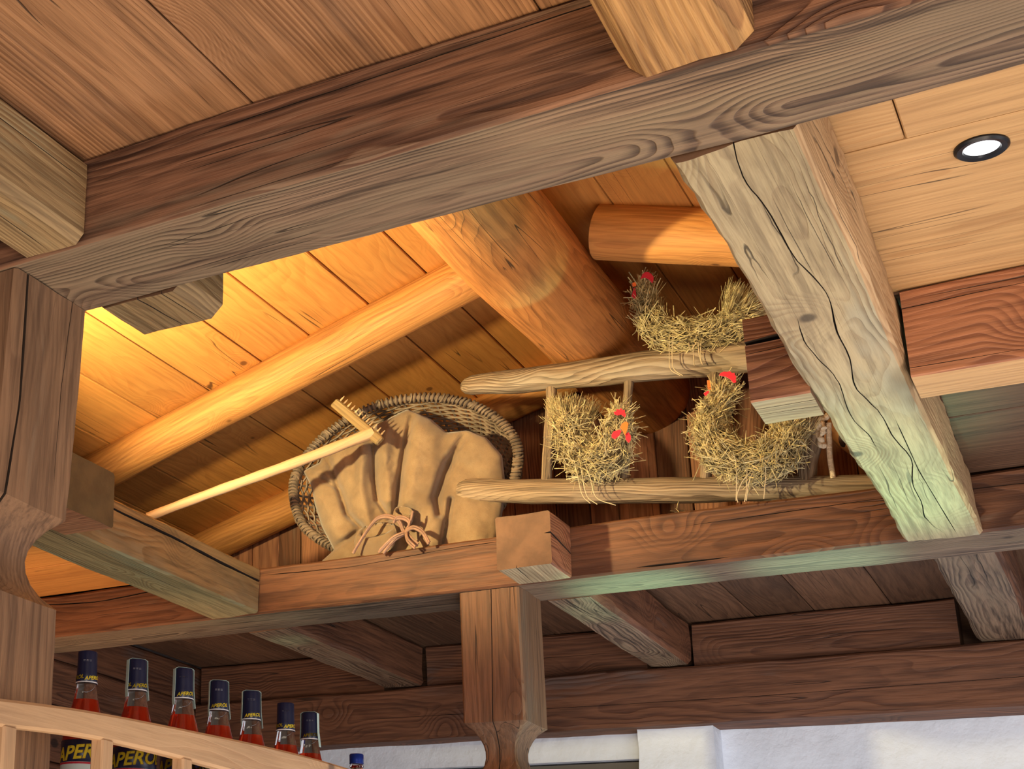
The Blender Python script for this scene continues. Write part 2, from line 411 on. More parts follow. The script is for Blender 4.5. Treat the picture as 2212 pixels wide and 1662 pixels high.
ceil = empty('ceiling', (0, 0, ZC)); tag(ceil, kind='structure')
def boards_y(x0, x1, y0, y1, ws, mat, z=ZC, jit=.0012):
    x = x0; i = 0
    while x < x1 - .01:
        wd = min(ws[i % len(ws)], x1 - x)
        board('ceiling_board', ceil, W[mat], (x + wd / 2, y0, z + .011 + random.uniform(-jit, jit)), (0, 1, 0), (0, 0, 1), y1 - y0, wd - .0025, .022)
        x += wd; i += 1
def boards_x(x0, x1, edges, mat, z=ZC, jit=.0012):
    for a, b in zip(edges, edges[1:]):
        board('ceiling_board', ceil, W[mat], (x0, (a + b) / 2, z + .011 + random.uniform(-jit, jit)), (1, 0, 0), (0, 0, 1), x1 - x0, b - a - .0025, .022)
boards_y(-2.97, -1.27, -1.6, 1.62, (.24, .3), 'orange')
boards_y(-1.27, 1.2, -1.6, 1.62, (.10, .29, .40, .33), 'orange')
boards_x(-.38, -.155, (1.73, 2.088), 'honey')
boards_x(-.153, 1.2, (1.73, 2.088), 'honey')
boards_x(-.38, 1.2, (2.088, 2.345, 2.60), 'honey')
boards_x(-.38, 1.2, (2.60, 2.93, 3.27, 3.66), 'darkboard')  # same ceiling, coloured darker for the shade behind the cross beam
boards_x(-2.97, -2.2, (1.73, 2.1, 2.5, 2.93, 3.37, 3.66), 'roof')
boards_y(-2.97, 1.2, 3.75, 4.97, (.19, .23, .17, .21), 'darkboard')

for x0_, x1_, y0_, y1_ in ((-3.8, 1.7, -1.65, 1.72), (-.36, 1.7, 1.722, 3.838), (-3.8, -2.17, 1.722, 3.838), (-3.8, 1.7, 3.84, 5.0)):
    board('ceiling_light_block', ceil, W['darkboard'], (x0_, (y0_ + y1_) / 2, ZC + .034), (1, 0, 0), (0, 0, 1), x1_ - x0_, y1_ - y0_, .02)  # unseen panels added above the boards to stop light leaking through gaps
roof = empty('roof', (-1.0235, 1.2, 1.807)); tag(roof, kind='structure')
KA = 1.075                     # the attic roof lies this much further out
zl = lambda x: 1.745 * KA + .3 * (x + 1.23 * KA)
zr = lambda x: 1.745 * KA - .32 * (x + .83 * KA)
sl = [-3.12, -2.95, -2.79, -2.62, -2.46, -2.29, -2.13, -1.965, -1.80, -1.655, -1.485, -1.325, -1.17, -1.022]
sr = [-1.022, -.84, -.665, -.50, -.33, -.16, .02, .2, .38, .56, .75, .93, 1.12]
sl = [-3.75, -3.5] + [q * KA for q in sl]; sr = [q * KA for q in sr] + [1.33]
for xs, fz in ((sl, zl), (sr, zr)):
    for a, b in zip(xs, xs[1:]):
        m = (a + b) / 2; slope = (fz(b) - fz(a)) / (b - a); ln = math.hypot(b - a, fz(b) - fz(a))
        nrm = Vector((-slope, 0, 1)).normalized()
        board('roof_board', roof, W['roof'], Vector((m, 1.15, fz(m))) + nrm * (.012 + random.uniform(-.001, .001)), (0, 1, 0), nrm, 3.25, ln - .0045, .024)
def prism_xz(poly, y0, y1):
    n = len(poly); V = [(x, y0, z) for x, z in poly] + [(x, y1, z) for x, z in poly]
    F = [tuple(range(n)), tuple(reversed(range(n, 2 * n)))] + [(i + n, (i + 1) % n + n, (i + 1) % n, i) for i in range(n)]
    return V, F
# unseen cover added over the roof boards, keeps daylight out of the joints
RX0 = -1.0235 * KA; RZ0 = zl(RX0)
v, f = prism_xz([(-3.8, zl(-3.8) + .03), (RX0, RZ0 + .03), (1.4, zr(1.4) + .03), (1.4, zr(1.4) + .06), (RX0, RZ0 + .062), (-3.8, zl(-3.8) + .06)], 1.1, 4.6)
link('roof_light_block', mesh(v, f), W['darkboard'], roof)

# gable wall of upright planks
YG = 4.05 * KA
gab = empty('wall_back_gable', (-1.0, YG, ZC)); tag(gab, kind='structure')
x = -3.0; i = 0
while x < 1.0:
    wd = (.105, .085, .12, .095, .13)[i % 5]
    top = min(zl(x + wd / 2), zr(x + wd / 2)) + .02
    o = board('wall_plank', gab, W['rosy'] if i % 3 else W['red'], (x + wd / 2, YG + .008 + random.uniform(-.003, .003), top), (0, 0, -1), (0, 1, 0), top - 1.165, wd - .003, .02)
    x += wd; i += 1
v, f = prism_xz([(0, 0), (-3.65, zl(-3.65)), (RX0, RZ0 + .04), (1.3, zr(1.3)), (1.3, 1.165), (-3.65, 1.165)][1:], YG + .025, YG + .05)
link('wall_backing', mesh(v, f), W['darkboard'], gab)
fg = tag(link('wall_front_light_block', mesh(*prism_xz([(0, 0), (-3.65, zl(-3.65)), (RX0, RZ0 + .04), (1.3, zr(1.3)), (1.3, 1.165), (-3.65, 1.165)][1:], 1.12, 1.15)), W['rosy']), kind='structure')  # unseen wall added to close the attic front against stray light

# plaster back wall with pilaster, recess and window head
def rough_box(x0, x1, y0, y1, z0, z1, amp=.004, step=.05, seed=0):
    bm = bmesh.new(); nx, nz = max(2, int((x1 - x0) / step)), max(2, int((z1 - z0) / step))
    V = []
    def P(i, j, y):
        x = x0 + (x1 - x0) * i / nx; z = z0 + (z1 - z0) * j / nz
        q = Vector((x * 4, z * 4, seed)); e = Vector((x * 17, z * 17, seed + 3))
        dz = noise.noise(q * 1.7) * amp * 1.5 if j == nz else 0
        dx = noise.noise(e) * amp if i in (0, nx) else 0
        return bm.verts.new((x + dx, y - noise.noise(q) * amp - noise.noise(e) * amp * .6, z + dz))
    g0 = [[P(i, j, y0) for j in range(nz + 1)] for i in range(nx + 1)]
    g1 = [[bm.verts.new((v.co.x, y1, v.co.z)) for v in r] for r in g0]
    for i in range(nx):
        for j in range(nz):
            bm.faces.new((g0[i][j], g0[i + 1][j], g0[i + 1][j + 1], g0[i][j + 1])); bm.faces.new((g1[i][j], g1[i][j + 1], g1[i + 1][j + 1], g1[i + 1][j]))
        bm.faces.new((g0[i][nz], g0[i + 1][nz], g1[i + 1][nz], g1[i][nz])); bm.faces.new((g1[i][0], g1[i + 1][0], g0[i + 1][0], g0[i][0]))
    for j in range(nz):
        bm.faces.new((g0[0][j + 1], g1[0][j + 1], g1[0][j], g0[0][j])); bm.faces.new((g0[nx][j], g1[nx][j], g1[nx][j + 1], g0[nx][j + 1]))
    me = bpy.data.meshes.new('plaster'); bm.to_mesh(me); bm.free(); return me
wb = empty('wall_back', (-1, 5.0, -EYE)); tag(wb, kind='structure')
link('plaster_panel', rough_box(-1.12, 1.2, 4.95, 5.3, -1.6, .82, seed=1), M_white, wb, smooth=50)
link('pilaster', rough_box(-1.335, -1.105, 4.852, 5.3, -1.6, .81, .006, .03, seed=2), M_white, wb, smooth=50)
link('plaster_strip', rough_box(-2.97, -1.34, 4.90, 5.3, .725, .82, seed=3), M_white, wb, smooth=50)
link('wall_leak_strip', rough_box(-3.1, 1.2, 4.955, 5.0, .83, 1.16, .001, .3, seed=5), W['darkboard'], wb)  # dark strip added behind the blocking to stop light leaking in
link('window_head', rough_box(-2.97, -1.34, 4.93, 5.3, -1.6, .72, .001, .3, seed=4), M_lintel, wb)

# left side wall of stacked timbers
wl = empty('wall_left', (-2.97, 2, -EYE)); tag(wl, kind='structure')
zs = [-1.6, -1.2, -.8, -.45, -.1, .2, .45, .66, .85, 1.0, 1.142]
for a, b in zip(zs, zs[1:]):
    timber('wall_timber', (-3.12, -2.97 + random.uniform(-.004, .004), -1.6, 4.97, a + .002, b - .002), 'Y', 'dark', parent=wl, ch=.008, N=30)

# ------------------------------------------------------------------ beams
timber('ceiling_beam', (-2.96, 1.15, 1.54, 1.73, 1.0, 1.1415), 'X', 'redgrey', 'greyunder',
       label='massive dark red-brown beam crossing the picture in the foreground', N=110, ch=.005, amp=.0025,
       cracks=[('s', [(2.0, .045), (2.3, .048), (2.6, .055)], .0022, .01), ('s', [(3.0, .0), (3.4, .006), (3.9, .012)], .0018, .01)])
timber('ceiling_beam', (-1.27, -1.152, -1.6, 1.536, 1.0, 1.14), 'Y', 'khaki', 'khaki', label='pale beam at the upper left corner ending against the big foreground beam', ch=.014,
       cracks=[('s', [(2.4, .045), (2.8, .03), (3.13, .028)], .002, .01), ('b', [(2.6, -.01), (3.13, .0)], .002, .01)])
timber('beam_end', (-1.275, -1.105, 1.734, 1.85, .998, 1.10), 'Y', 'khaki', 'khaki', label='rounded olive-brown beam end poking out behind the big foreground beam at left', ch=.02,
       cracks=[('b', [(0, .0), (.116, -.012)], .003, .012), ('b', [(0, -.045), (.116, -.052)], .002, .01)], N=14)
timber('ceiling_beam', (-.378, -.243, -1.6, 1.536, 1.0, 1.14), 'Y', 'gold', 'gold', label='warm-lit golden beam with chamfered edges coming from the top edge of the photo', ch=.019, amp=.004,
       cracks=[('s', [(2.5, .02), (3.13, .0)], .004, .01)])
timber('ceiling_beam', (-2.2, -2.04, 1.735, 3.645, 1.0, 1.135), 'Y', 'olive', 'khaki', label='olive-green tinged beam with a long black crack on its side, left of the basket', amp=.003, N=60,
       cracks=[('s', [(.3, .062), (.9, .052), (1.2, .040), (1.5, .036), (1.91, .028)], .010, .03), ('b', [(.7, -.05), (1.6, -.02)], .0025, .01)])
timber('ceiling_beam', (-.382, -.236, 1.735, 3.648, 1.0, 1.14), 'Y', 'palewarm', 'pale', label='pale green-lit beam with long wavy crack running down the right side of the photo', amp=.006, N=90, ch=.007,
       cracks=[('b', [(i * .04, .010 * math.sin(i * .33 + .4) + .004 * math.sin(i * .9) - .002) for i in range(48)], .0026, .014),
               ('b', [(.55 + i * .03, .034 + .006 * math.sin(i * .5)) for i in range(24)], .0018, .01), ('b', [(1.1, -.022), (1.4, -.018), (1.88, -.028)], .0022, .01)])
timber('ceiling_beam', (-2.96, 1.15, 3.65, 3.84, 1.0, 1.137), 'X', 'red', 'greyunder', label='long red-brown beam carrying the basket and ladder, on top of the middle post', N=110, amp=.003,
       cracks=[('s', [(0, .052), (.35, .03), (.62, .045), (.85, .05)], .005, .02), ('s', [(.93, .045), (1.2, .038), (1.5, .052), (1.66, .053)], .0025, .012),
               ('s', [(1.98, -.062), (2.1, -.060), (2.2, -.058)], .006, .012), ('s', [(2.1, .03), (2.5, .04), (2.9, .03)], .002, .01)])
timber('beam_end', (-1.277, -1.138, 3.498, 3.648, 1.002, 1.14), 'Y', 'rosy', 'pale', label='square sawn joist end with a split, above the middle post', ch=.004, N=10,
       cracks=[('s', [(0, .012), (.15, -.006)], .006, .02), ('b', [(0, .02), (.15, .03)], .002, .01)])
timber('ceiling_joist', (-1.278, -1.143, 3.842, 4.81, 1.0, 1.138), 'Y', 'dark', 'greyunder', label='greyish joist behind the middle post with a mint-lit underside', ch=.012, amp=.004,
       cracks=[('b', [(.0, .02), (.5, .0), (.96, -.03)], .002, .01)])
timber('ceiling_joist', (-2.19, -2.04, 3.842, 4.81, 1.0, 1.138), 'Y', 'dark', 'greyunder', label='dark joist above the bottle necks, left of the middle post', ch=.01, amp=.004)
timber('ceiling_joist', (-.358, -.212, 3.842, 4.81, 1.0, 1.138), 'Y', 'dark', 'greyunder', label='grey-brown joist at the lower right continuing the green-lit beam', ch=.012, amp=.005)
timber('wall_plate', (-2.96, 1.15, 4.8, 4.95, .81, .992), 'X', 'dark', 'dark', label='long dark wall plate beam lying on the white plaster wall', N=80, amp=.004,
       cracks=[('s', [(0.6, -.01), (1.2, -.014), (2.0, -.018), (2.7, -.012), (3.1, .012)], .002, .01)])
for a, b, l, mt in ((-2.955, -2.195, 'dark blocking timber between the joists behind the bottle necks', 'dark'), (-2.035, -1.283, 'dark blocking timber between joists, showing on both sides of the middle post', 'dark'),
                (-1.138, -.403, 'reddish wavy-edged blocking timber on the dark wall plate at right', 'rosy'), (-.207, 1.15, 'dark blocking timber above the wall plate in the lower right corner', 'dark')):
    timber('blocking_timber', (a, b, 4.83, 4.95, .994, 1.138), 'X', 'dark' if mt == 'dark' else 'dark', label=l, cat='timber', amp=.005, cracks=[('s', [(.1, .0), (b - a - .1, -.006)], .002, .008)])
cr = empty('cross_beam', (.2, 2.645, .985)); tag(cr, 'rosy cross beam notched over the green-lit beam, its cut end showing at left', 'beam')
timber('beam_section', (-.232, 1.15, 2.587, 2.705, .985, 1.14), 'X', 'rosy', 'honey', parent=cr, ch=.003,
       cracks=[('s', [(0, .045), (.2, .047), (1.3, .05)], .0015, .008), ('s', [(0, -.062), (.6, -.062)], .0012, .006)])
timber('beam_section', (-.480, -.384, 2.587, 2.705, .985, 1.144), 'X', 'rosy', 'pale', parent=cr, ch=.003, N=12,
       cracks=[('s', [(0, .032), (.096, .038)], .010, .03), ('s', [(0, .012), (.096, .016)], .0015, .008), ('b', [(0, -.02), (.096, -.018)], .0025, .008), ('b', [(0, .01), (.096, .012)], .002, .008)])
timber('beam_end', (-2.036, -1.903, 2.475, 2.705, .985, 1.12), 'X', 'olive', 'rosy', 'endolive', label='dark brown cut beam end showing just right of the left post', ch=.006, N=8)

# posts with an ogee neck
def neck(z_top, za, zb, dep):
    def f(u):
        z = z_top - u
        if z > za or z < zb: return 0
        t = (za - z) / (za - zb)
        return dep * math.sin(math.pi * min(1, t * 1.0)) ** .75 + .004
    return f
timber('timber_post', (-1.452, -1.279, 1.548, 1.727, -1.6, .998), 'Z', 'post', 'post', label='thick cracked wooden post with a carved neck at the left edge of the photo', cat='post',
       bow=lambda u: (interp([(0, .005), (.34, .019), (.48, .028), (.62, .030), (3, .03)], u), 0), inset=neck(.998, .648, .517, .034), N=150, ch=.005, amp=.0022,
       cracks=[('s', [(0, -.062), (.2, -.052), (.35, -.066), (.5, -.06), (.8, -.05), (2.5, -.05)], .006, .03), ('s', [(0, .05), (.15, .045), (.3, .05)], .0015, .008)])
timber('timber_post', (-1.444, -1.281, 3.656, 3.83, -1.6, .998), 'Z', 'post', 'postred', label='red-brown wooden post with carved neck in the middle, under the long beam', cat='post',
       inset=neck(.998, .648, .50, .036), N=150, ch=.005, amp=.0022,
       cracks=[('b', [(0, -.008), (.15, -.004), (.34, .002), (2.5, 0)], .003, .012)])

# ridge log and rafters
def log(name, p0, p1, r, label, mat='log', clip=None, n=26, N=26, seed=1.0, taper=0, cat='rafter'):
    p0, p1 = Vector(p0), Vector(p1); L = (p1 - p0).length; V = []; F = []
    for i in range(N + 1):
        u = L * i / N
        for k in range(n):
            a = 2 * math.pi * k / n
            rr = r * (1 + taper * i / N) + noise.noise(Vector((u * 2 + seed, math.cos(a) * .8, math.sin(a) * .8))) * r * .09
            y, z = math.cos(a) * rr, math.sin(a) * rr
            if clip is not None: z = min(z, clip)
            V.append((u, y, z))
    for i in range(N):
        for k in range(n): F.append((i * n + k, (i + 1) * n + k, (i + 1) * n + (k + 1) % n, i * n + (k + 1) % n))
    F.append(tuple(range(n))); F.append(tuple(reversed(range(N * n, N * n + n))))
    m = frame(p1 - p0, (0, 0, 1), p0)
    o = link(name, mesh(V, F), W[mat], None, m, smooth=60); return tag(o, label, cat)
rp = at(1388, 848, Y=YG - .01)
log('ridge_beam', (rp.x, 1.2, rp.z), (rp.x, YG - .002, rp.z), .133, 'huge round ridge log running back to the plank gable', mat='ridge', n=34, N=40, seed=3, cat='beam')
rl = lambda x: 1.695 * KA + .3 * (x + 1.23 * KA)
rr_ = lambda x: 1.69 * KA - .32 * (x + .83 * KA)
log('rafter_log', (-3.6, 3.25 * KA, rl(-3.6)), (-1.22, 3.25 * KA, rl(-1.22)), .062, 'brightly lit honey-coloured rafter log crossing above the rake', seed=5)
log('rafter_log', (-3.6, 3.985 * KA, rl(-3.6)), (-1.22, 3.985 * KA, rl(-1.22)), .060, 'lower rafter log running behind the basket against the gable', seed=9)
log('rafter_log', (-.95, 3.2 * KA, rr_(-.95)), (1.3, 3.2 * KA, rr_(1.3)), .072, 'rafter log on the right roof slope above the topmost straw hen', seed=12)
log('rafter_log', (-.95, 3.985 * KA, rr_(-.95)), (1.3, 3.985 * KA, rr_(1.3)), .060, 'rafter log at the gable on the right slope, mostly hidden by straw hen', seed=15)

# ------------------------------------------------------------------ recessed light
p = at(2120, 317, Z=ZC)
dl = empty('recessed_downlight', p); tag(dl, 'small round black-rimmed ceiling spotlight with white lens, upper right', 'ceiling light')
V = []; F = []; n = 40
prof = [(.0345, 0), (.0345, -.003), (.031, -.006), (.024, -.0045), (.0215, .001)]
for r, z in prof:
    for k in range(n): a = 2 * math.pi * k / n; V.append((p.x + r * math.cos(a), p.y + r * math.sin(a), p.z + z))
for i in range(len(prof) - 1):
    for k in range(n): F.append((i * n + k, i * n + (k + 1) % n, (i + 1) * n + (k + 1) % n, (i + 1) * n + k))
link('rim', mesh(V, F), M_black, dl, smooth=40)
V = [(p.x, p.y, p.z - .0035)] + [(p.x + .0225 * math.cos(2 * math.pi * k / n), p.y + .0225 * math.sin(2 * math.pi * k / n), p.z - .001) for k in range(n)] + [(p.x, p.y, p.z + .004)]
F = [(0, (k + 1) % n + 1, k + 1) for k in range(n)] + [(n + 1, k + 1, (k + 1) % n + 1) for k in range(n)]
link('lens', mesh(V, F), M_lens, dl)

# ------------------------------------------------------------------ ladder
YL = 3.715
lad = empty('wooden_ladder', at(1440, 1070, Y=YL)); tag(lad, 'weathered old wooden ladder lying sideways behind the cross beam, straw hens on it', 'ladder')
def rail(pix, rpx, seed):
    pts = catmull([at(x, y, Y=YL) for x, y in pix], 10); N = len(pts)
    V = []; F = []; n = 18; d0 = pts[0]; m = frame(pts[-1] - pts[0], (0, 0, 1), d0); mi = m.inverted()
    for i, pw in enumerate(pts):
        q = mi @ pw; s = i / (N - 1)
        r = interp(rpx, s) * .00127
        for k in range(n):
            a = 2 * math.pi * k / n
            rr = r * (1 + .10 * noise.noise(Vector((q.x * 9 + seed, math.cos(a), math.sin(a)))))
            V.append((q.x, q.y + math.cos(a) * rr * .8, q.z + math.sin(a) * rr))
    for i in range(N - 1):
        for k in range(n): F.append((i * n + k, (i + 1) * n + k, (i + 1) * n + (k + 1) % n, i * n + (k + 1) % n))
    F.append(tuple(range(n))); F.append(tuple(reversed(range((N - 1) * n, N * n))))
    return link('rail', mesh(V, F), W['drift'], lad, m, smooth=60)
rail([(997, 836), (1040, 830), (1130, 822), (1300, 803), (1450, 786), (1600, 770), (1750, 752)], [(0, 9), (.03, 17), (.1, 23), (.4, 29), (.7, 34), (1, 36)], 1)
rail([(985, 1060), (1030, 1060), (1150, 1062), (1400, 1060), (1650, 1056), (1900, 1050), (2060, 1046)], [(0, 10), (.03, 20), (.1, 25), (.4, 27), (.7, 25), (.85, 21), (1, 19)], 5)
def rung(pix, r):
    pts = catmull([at(x, y, Y=YL) for x, y in pix], 6); m = frame(pts[-1] - pts[0], (0, 1, 0), pts[0]); mi = m.inverted()
    q = [mi @ x for x in pts]
    v, f = tube(q, [r * .00127 * (1 + .15 * noise.noise(x * 25)) for x in q], 10)
    link('rung', mesh(v, f), W['drift'], lad, m, smooth=60)
rung([(1192, 822), (1189, 900), (1184, 970), (1180, 1050)], 11)
rung([(1361, 805), (1354, 880), (1350, 960), (1350, 1050)], 9.5)
rung([(1545, 790), (1540, 870), (1528, 960), (1524, 1050)], 11)
rung([(1768, 900), (1758, 950), (1746, 1000), (1742, 1050)], 17)
# thin peeled stick and the things at the right of the ladder
def P3(x, y, Y): return at(x, y, Y=Y)
v, f = tube(catmull([P3(1790, 915, 3.70), P3(1791, 950, 3.70), P3(1793, 990, 3.70), P3(1800, 1034, 3.70)], 6), [.0065] * 19, 8)
tag(link('peeled_stick', mesh(v, f), M_rope, smooth=60), 'thin pale peeled stick standing on the lower ladder rail, right of the thick rung', 'stick')
kn = []
kp = [P3(1788, 893, 3.69), P3(1783, 905, 3.685), P3(1772, 908, 3.68), P3(1768, 922, 3.69), P3(1778, 932, 3.68), P3(1772, 945, 3.685), P3(1780, 958, 3.69), P3(1776, 966, 3.69), P3(1770, 952, 3.695), P3(1768, 930, 3.70), P3(1776, 916, 3.675), P3(1780, 926, 3.67)]
v1 = tube(catmull(kp, 6), [.0032 + .0045 * abs(math.sin(i * .45)) for i in range((len(kp) - 1) * 6 + 1)], 8)
tag(link('rope_knot', mesh(*v1), M_rope, smooth=70), 'lumpy cream rope knot hanging beside the thick ladder rung', 'rope')
hp = [P3(1788, 885, 3.90), P3(1800, 905, 3.88), P3(1815, 935, 3.87), P3(1838, 960, 3.86), P3(1870, 985, 3.86), P3(1905, 1005, 3.87)]
hd = empty('curved_yoke', hp[2]); tag(hd, 'amber-coloured curved wooden yoke half hidden behind the green-lit beam', 'yoke')
link('bow', mesh(*tube(catmull(hp, 6), [.012 + .012 * math.sin(min(1, i / 26) * math.pi) for i in range(31)], 12)), M_horn, hd, smooth=70)
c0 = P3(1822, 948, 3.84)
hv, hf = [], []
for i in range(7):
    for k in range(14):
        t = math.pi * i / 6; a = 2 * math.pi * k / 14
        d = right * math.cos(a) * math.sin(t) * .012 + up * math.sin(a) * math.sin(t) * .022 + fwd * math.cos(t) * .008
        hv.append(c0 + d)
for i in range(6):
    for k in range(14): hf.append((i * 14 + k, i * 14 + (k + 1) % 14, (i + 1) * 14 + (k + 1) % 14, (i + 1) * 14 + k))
link('hole_shade', mesh(hv, hf), M_hole, hd, smooth=70)  # solid dark lump stands in for the shade inside the hole

# ------------------------------------------------------------------ straw hens
def blade(p, d, L, wd, bend):
    d = d.normalized(); a = d.orthogonal().normalized(); b = d.cross(a)
    q1 = p + d * L * .5 + bend * L * .12; q2 = p + d * L
    V = []; F = []
    for q, s in ((p, 1), (q1, 1), (q2, .5)):
        for k in range(3):
            an = 2 * math.pi * k / 3; V.append(q + (a * math.cos(an) + b * math.sin(an)) * wd * s)
    for i in range(2):
        for k in range(3): F.append((i * 3 + k, i * 3 + (k + 1) % 3, (i + 1) * 3 + (k + 1) % 3, (i + 1) * 3 + k))
    return V, F
def rv(): return Vector((random.gauss(0, 1), random.gauss(0, 1), random.gauss(0, 1)))
PXM = .00127
def felt(name, pix, Y, th, mat, parent):
    pts = [at(x, y, Y=Y) for x, y in pix]; n = len(pts)
    V = [q - fwd * th for q in pts] + [q + fwd * th for q in pts]
    F = [tuple(range(n)), tuple(reversed(range(n, 2 * n)))] + [(i + n, (i + 1) % n + n, (i + 1) % n, i) for i in range(n)]
    return link(name, mesh(V, F), mat, parent)
def hen(path, rads, Y, tail, label, nstraw=1500, mess=.55):
    pts = catmull([at(x, y, Y=Y) for x, y in path], 7); N = len(pts); L = [0]
    rr = [interp([(i / (len(rads) - 1), r) for i, r in enumerate(rads)], k / (N - 1)) * PXM for k in range(N)]
    root = empty('straw_hen', at(path[len(path) // 2][0], path[len(path) // 2][1], Y=Y)); tag(root, label, 'hen decoration', 'straw hens')
    v, f = tube(pts, [r * .80 for r in rr], 14)
    v = [q + rv() * .0015 for q in v]
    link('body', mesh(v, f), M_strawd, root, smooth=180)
    parts = []
    for _ in range(nstraw):
        i = random.randrange(N - 1); p = pts[i].lerp(pts[i + 1], random.random()); r = rr[i]
        t = (pts[i + 1] - pts[i]).normalized(); o = rv(); o = (o - t * o.dot(t)).normalized()
        if o.dot(fwd) > .35 and random.random() < .7: o = -o
        d = (t * random.choice((-1, 1)) * 1.0 + rv() * mess + o * random.uniform(-.05, .35)).normalized()
        Ls = random.uniform(.02, .065) if random.random() < .85 else random.uniform(.07, .11)
        parts.append(blade(p + o * r * random.uniform(.78, 1.0) - d * Ls * .5, d, Ls, random.uniform(.0007, .0016), rv().normalized()))
    bx, by, spread, tx, ty, nt_, ln = tail
    b0 = at(bx, by, Y=Y); tdir = (at(tx, ty, Y=Y) - b0); tl = tdir.length; tdir.normalize(); sd = tdir.cross(fwd).normalized()
    for _ in range(nt_):
        s = random.uniform(-1, 1)
        d = (tdir + sd * s * spread + fwd * random.uniform(-.35, .35) + rv() * .07).normalized()
        st = b0 + sd * s * .022 + fwd * random.uniform(-.02, .02) + d * random.uniform(0, .02)
        parts.append(blade(st, d, tl * random.uniform(.75, 1.12) * ln, random.uniform(.0006, .0012), rv().normalized()))
    v, f = join(parts)
    tag(link('straw', mesh(v, f), M_straw, root), kind='stuff')
    return root
def twine(pixlists, Y, parent, r=.0011):
    parts = [tube(catmull([at(x, y, Y=Y) for x, y in pl], 5), r, 5) for pl in pixlists]
    link('twine', mesh(*join(parts)), M_twine, parent, smooth=60)

h1 = hen([(1392, 612), (1391, 640), (1402, 680), (1428, 718), (1475, 728), (1530, 724), (1580, 706), (1625, 690)], [10, 22, 27, 33, 34, 33, 30, 26], 3.69,
         (1575, 700, .55, 1625, 640, 420, 1.0), 'straw hen on the upper ladder rail, its red comb highest of all')
felt('comb', [(1383, 603), (1388, 592), (1394, 588), (1400, 588), (1406, 592), (1411, 598), (1411, 606), (1409, 612), (1402, 604), (1394, 600)], 3.65, .002, M_red, h1)
felt('wattle', [(1369, 622), (1372, 622), (1374, 640), (1372, 646), (1364, 640)], 3.66, .002, M_red, h1)
felt('beak', [(1365, 612), (1374, 608), (1374, 618), (1367, 620)], 3.66, .002, M_orangef, h1)
h2 = hen([(1225, 900), (1232, 945), (1250, 985), (1285, 1000), (1318, 985), (1328, 945), (1336, 905), (1340, 890)], [34, 40, 42, 40, 38, 32, 20, 12], 3.67,
         (1235, 935, .55, 1238, 868, 520, 1.0), 'straw hen with upright brush tail between the two left ladder rungs', mess=.9)
felt('comb', [(1328, 896), (1326, 890), (1332, 889), (1332, 884), (1338, 886), (1341, 882), (1345, 887), (1349, 886), (1349, 892), (1352, 896), (1350, 902), (1342, 896), (1334, 898)], 3.61, .002, M_red, h2)
felt('beak', [(1344, 915), (1352, 911), (1357, 915), (1355, 926), (1350, 941), (1346, 932), (1340, 924)], 3.595, .002, M_orangef, h2)
felt('wattle', [(1321, 940), (1326, 932), (1337, 929), (1342, 931), (1337, 942), (1328, 949), (1322, 946)], 3.60, .002, M_red, h2)
felt('wattle', [(1351, 938), (1357, 934), (1362, 942), (1362, 951), (1358, 957), (1352, 950)], 3.60, .002, M_red, h2)
h3 = hen([(1574, 832), (1558, 862), (1535, 905), (1534, 950), (1565, 985), (1615, 1000), (1668, 990), (1700, 950), (1706, 915)], [10, 22, 26, 36, 40, 38, 40, 32, 22], 3.64,
         (1700, 960, .4, 1712, 890, 260, 1.0), 'largest straw hen, curved like a crescent, below the cross beam end', nstraw=2300, mess=.7)
felt('comb', [(1554, 812), (1556, 806), (1564, 803), (1570, 804), (1576, 802), (1580, 806), (1586, 806), (1587, 811), (1590, 815), (1588, 820), (1590, 826), (1585, 828), (1578, 820), (1568, 814)], 3.595, .002, M_red, h3)
felt('beak', [(1528, 822), (1532, 822), (1535, 842), (1530, 842)], 3.61, .003, M_orangef, h3)
felt('wattle', [(1520, 850), (1528, 845), (1533, 846), (1524, 856)], 3.595, .002, M_red, h3)
ws = [blade(at(x, y, Y=3.672), right * a + up * b + fwd * .2, L, .0011, up) for x, y, a, b, L in ((1452, 1112, 1, .35, .035), (1448, 1104, .9, -.3, .02), (1462, 1100, .3, 1, .02), (1458, 1108, 1, .1, .03), (1470, 1112, -.6, .8, .02))]
tag(link('straw_wisp', mesh(*join(ws)), M_straw), 'few loose straw stalks lying on the long beam below the hens', 'straw', kind='stuff')
twine([[(1446, 720), (1446, 780), (1450, 800), (1470, 812)], [(1453, 718), (1452, 775), (1456, 798), (1475, 812)], [(1497, 745), (1498, 770), (1500, 790)], [(1508, 740), (1510, 765), (1515, 785)], [(1488, 740), (1491, 757), (1505, 740)], [(1514, 740), (1513, 770), (1517, 788)]], 3.655, h1)
twine([[(1240, 995), (1248, 1030), (1258, 1070), (1275, 1088)], [(1252, 990), (1258, 1030), (1268, 1072), (1290, 1090)], [(1258, 988), (1274, 1030), (1288, 1075), (1330, 1092)]], 3.63, h2)
twine([[(1617, 960), (1614, 1010), (1612, 1060), (1608, 1085)], [(1591, 990), (1591, 1050), (1590, 1082)], [(1654, 1000), (1653, 1040), (1650, 1078)], [(1640, 1000), (1620, 1035), (1612, 1082)], [(1630, 1010), (1604, 1040), (1592, 1070), (1594, 1086)]], 3.61, h3)

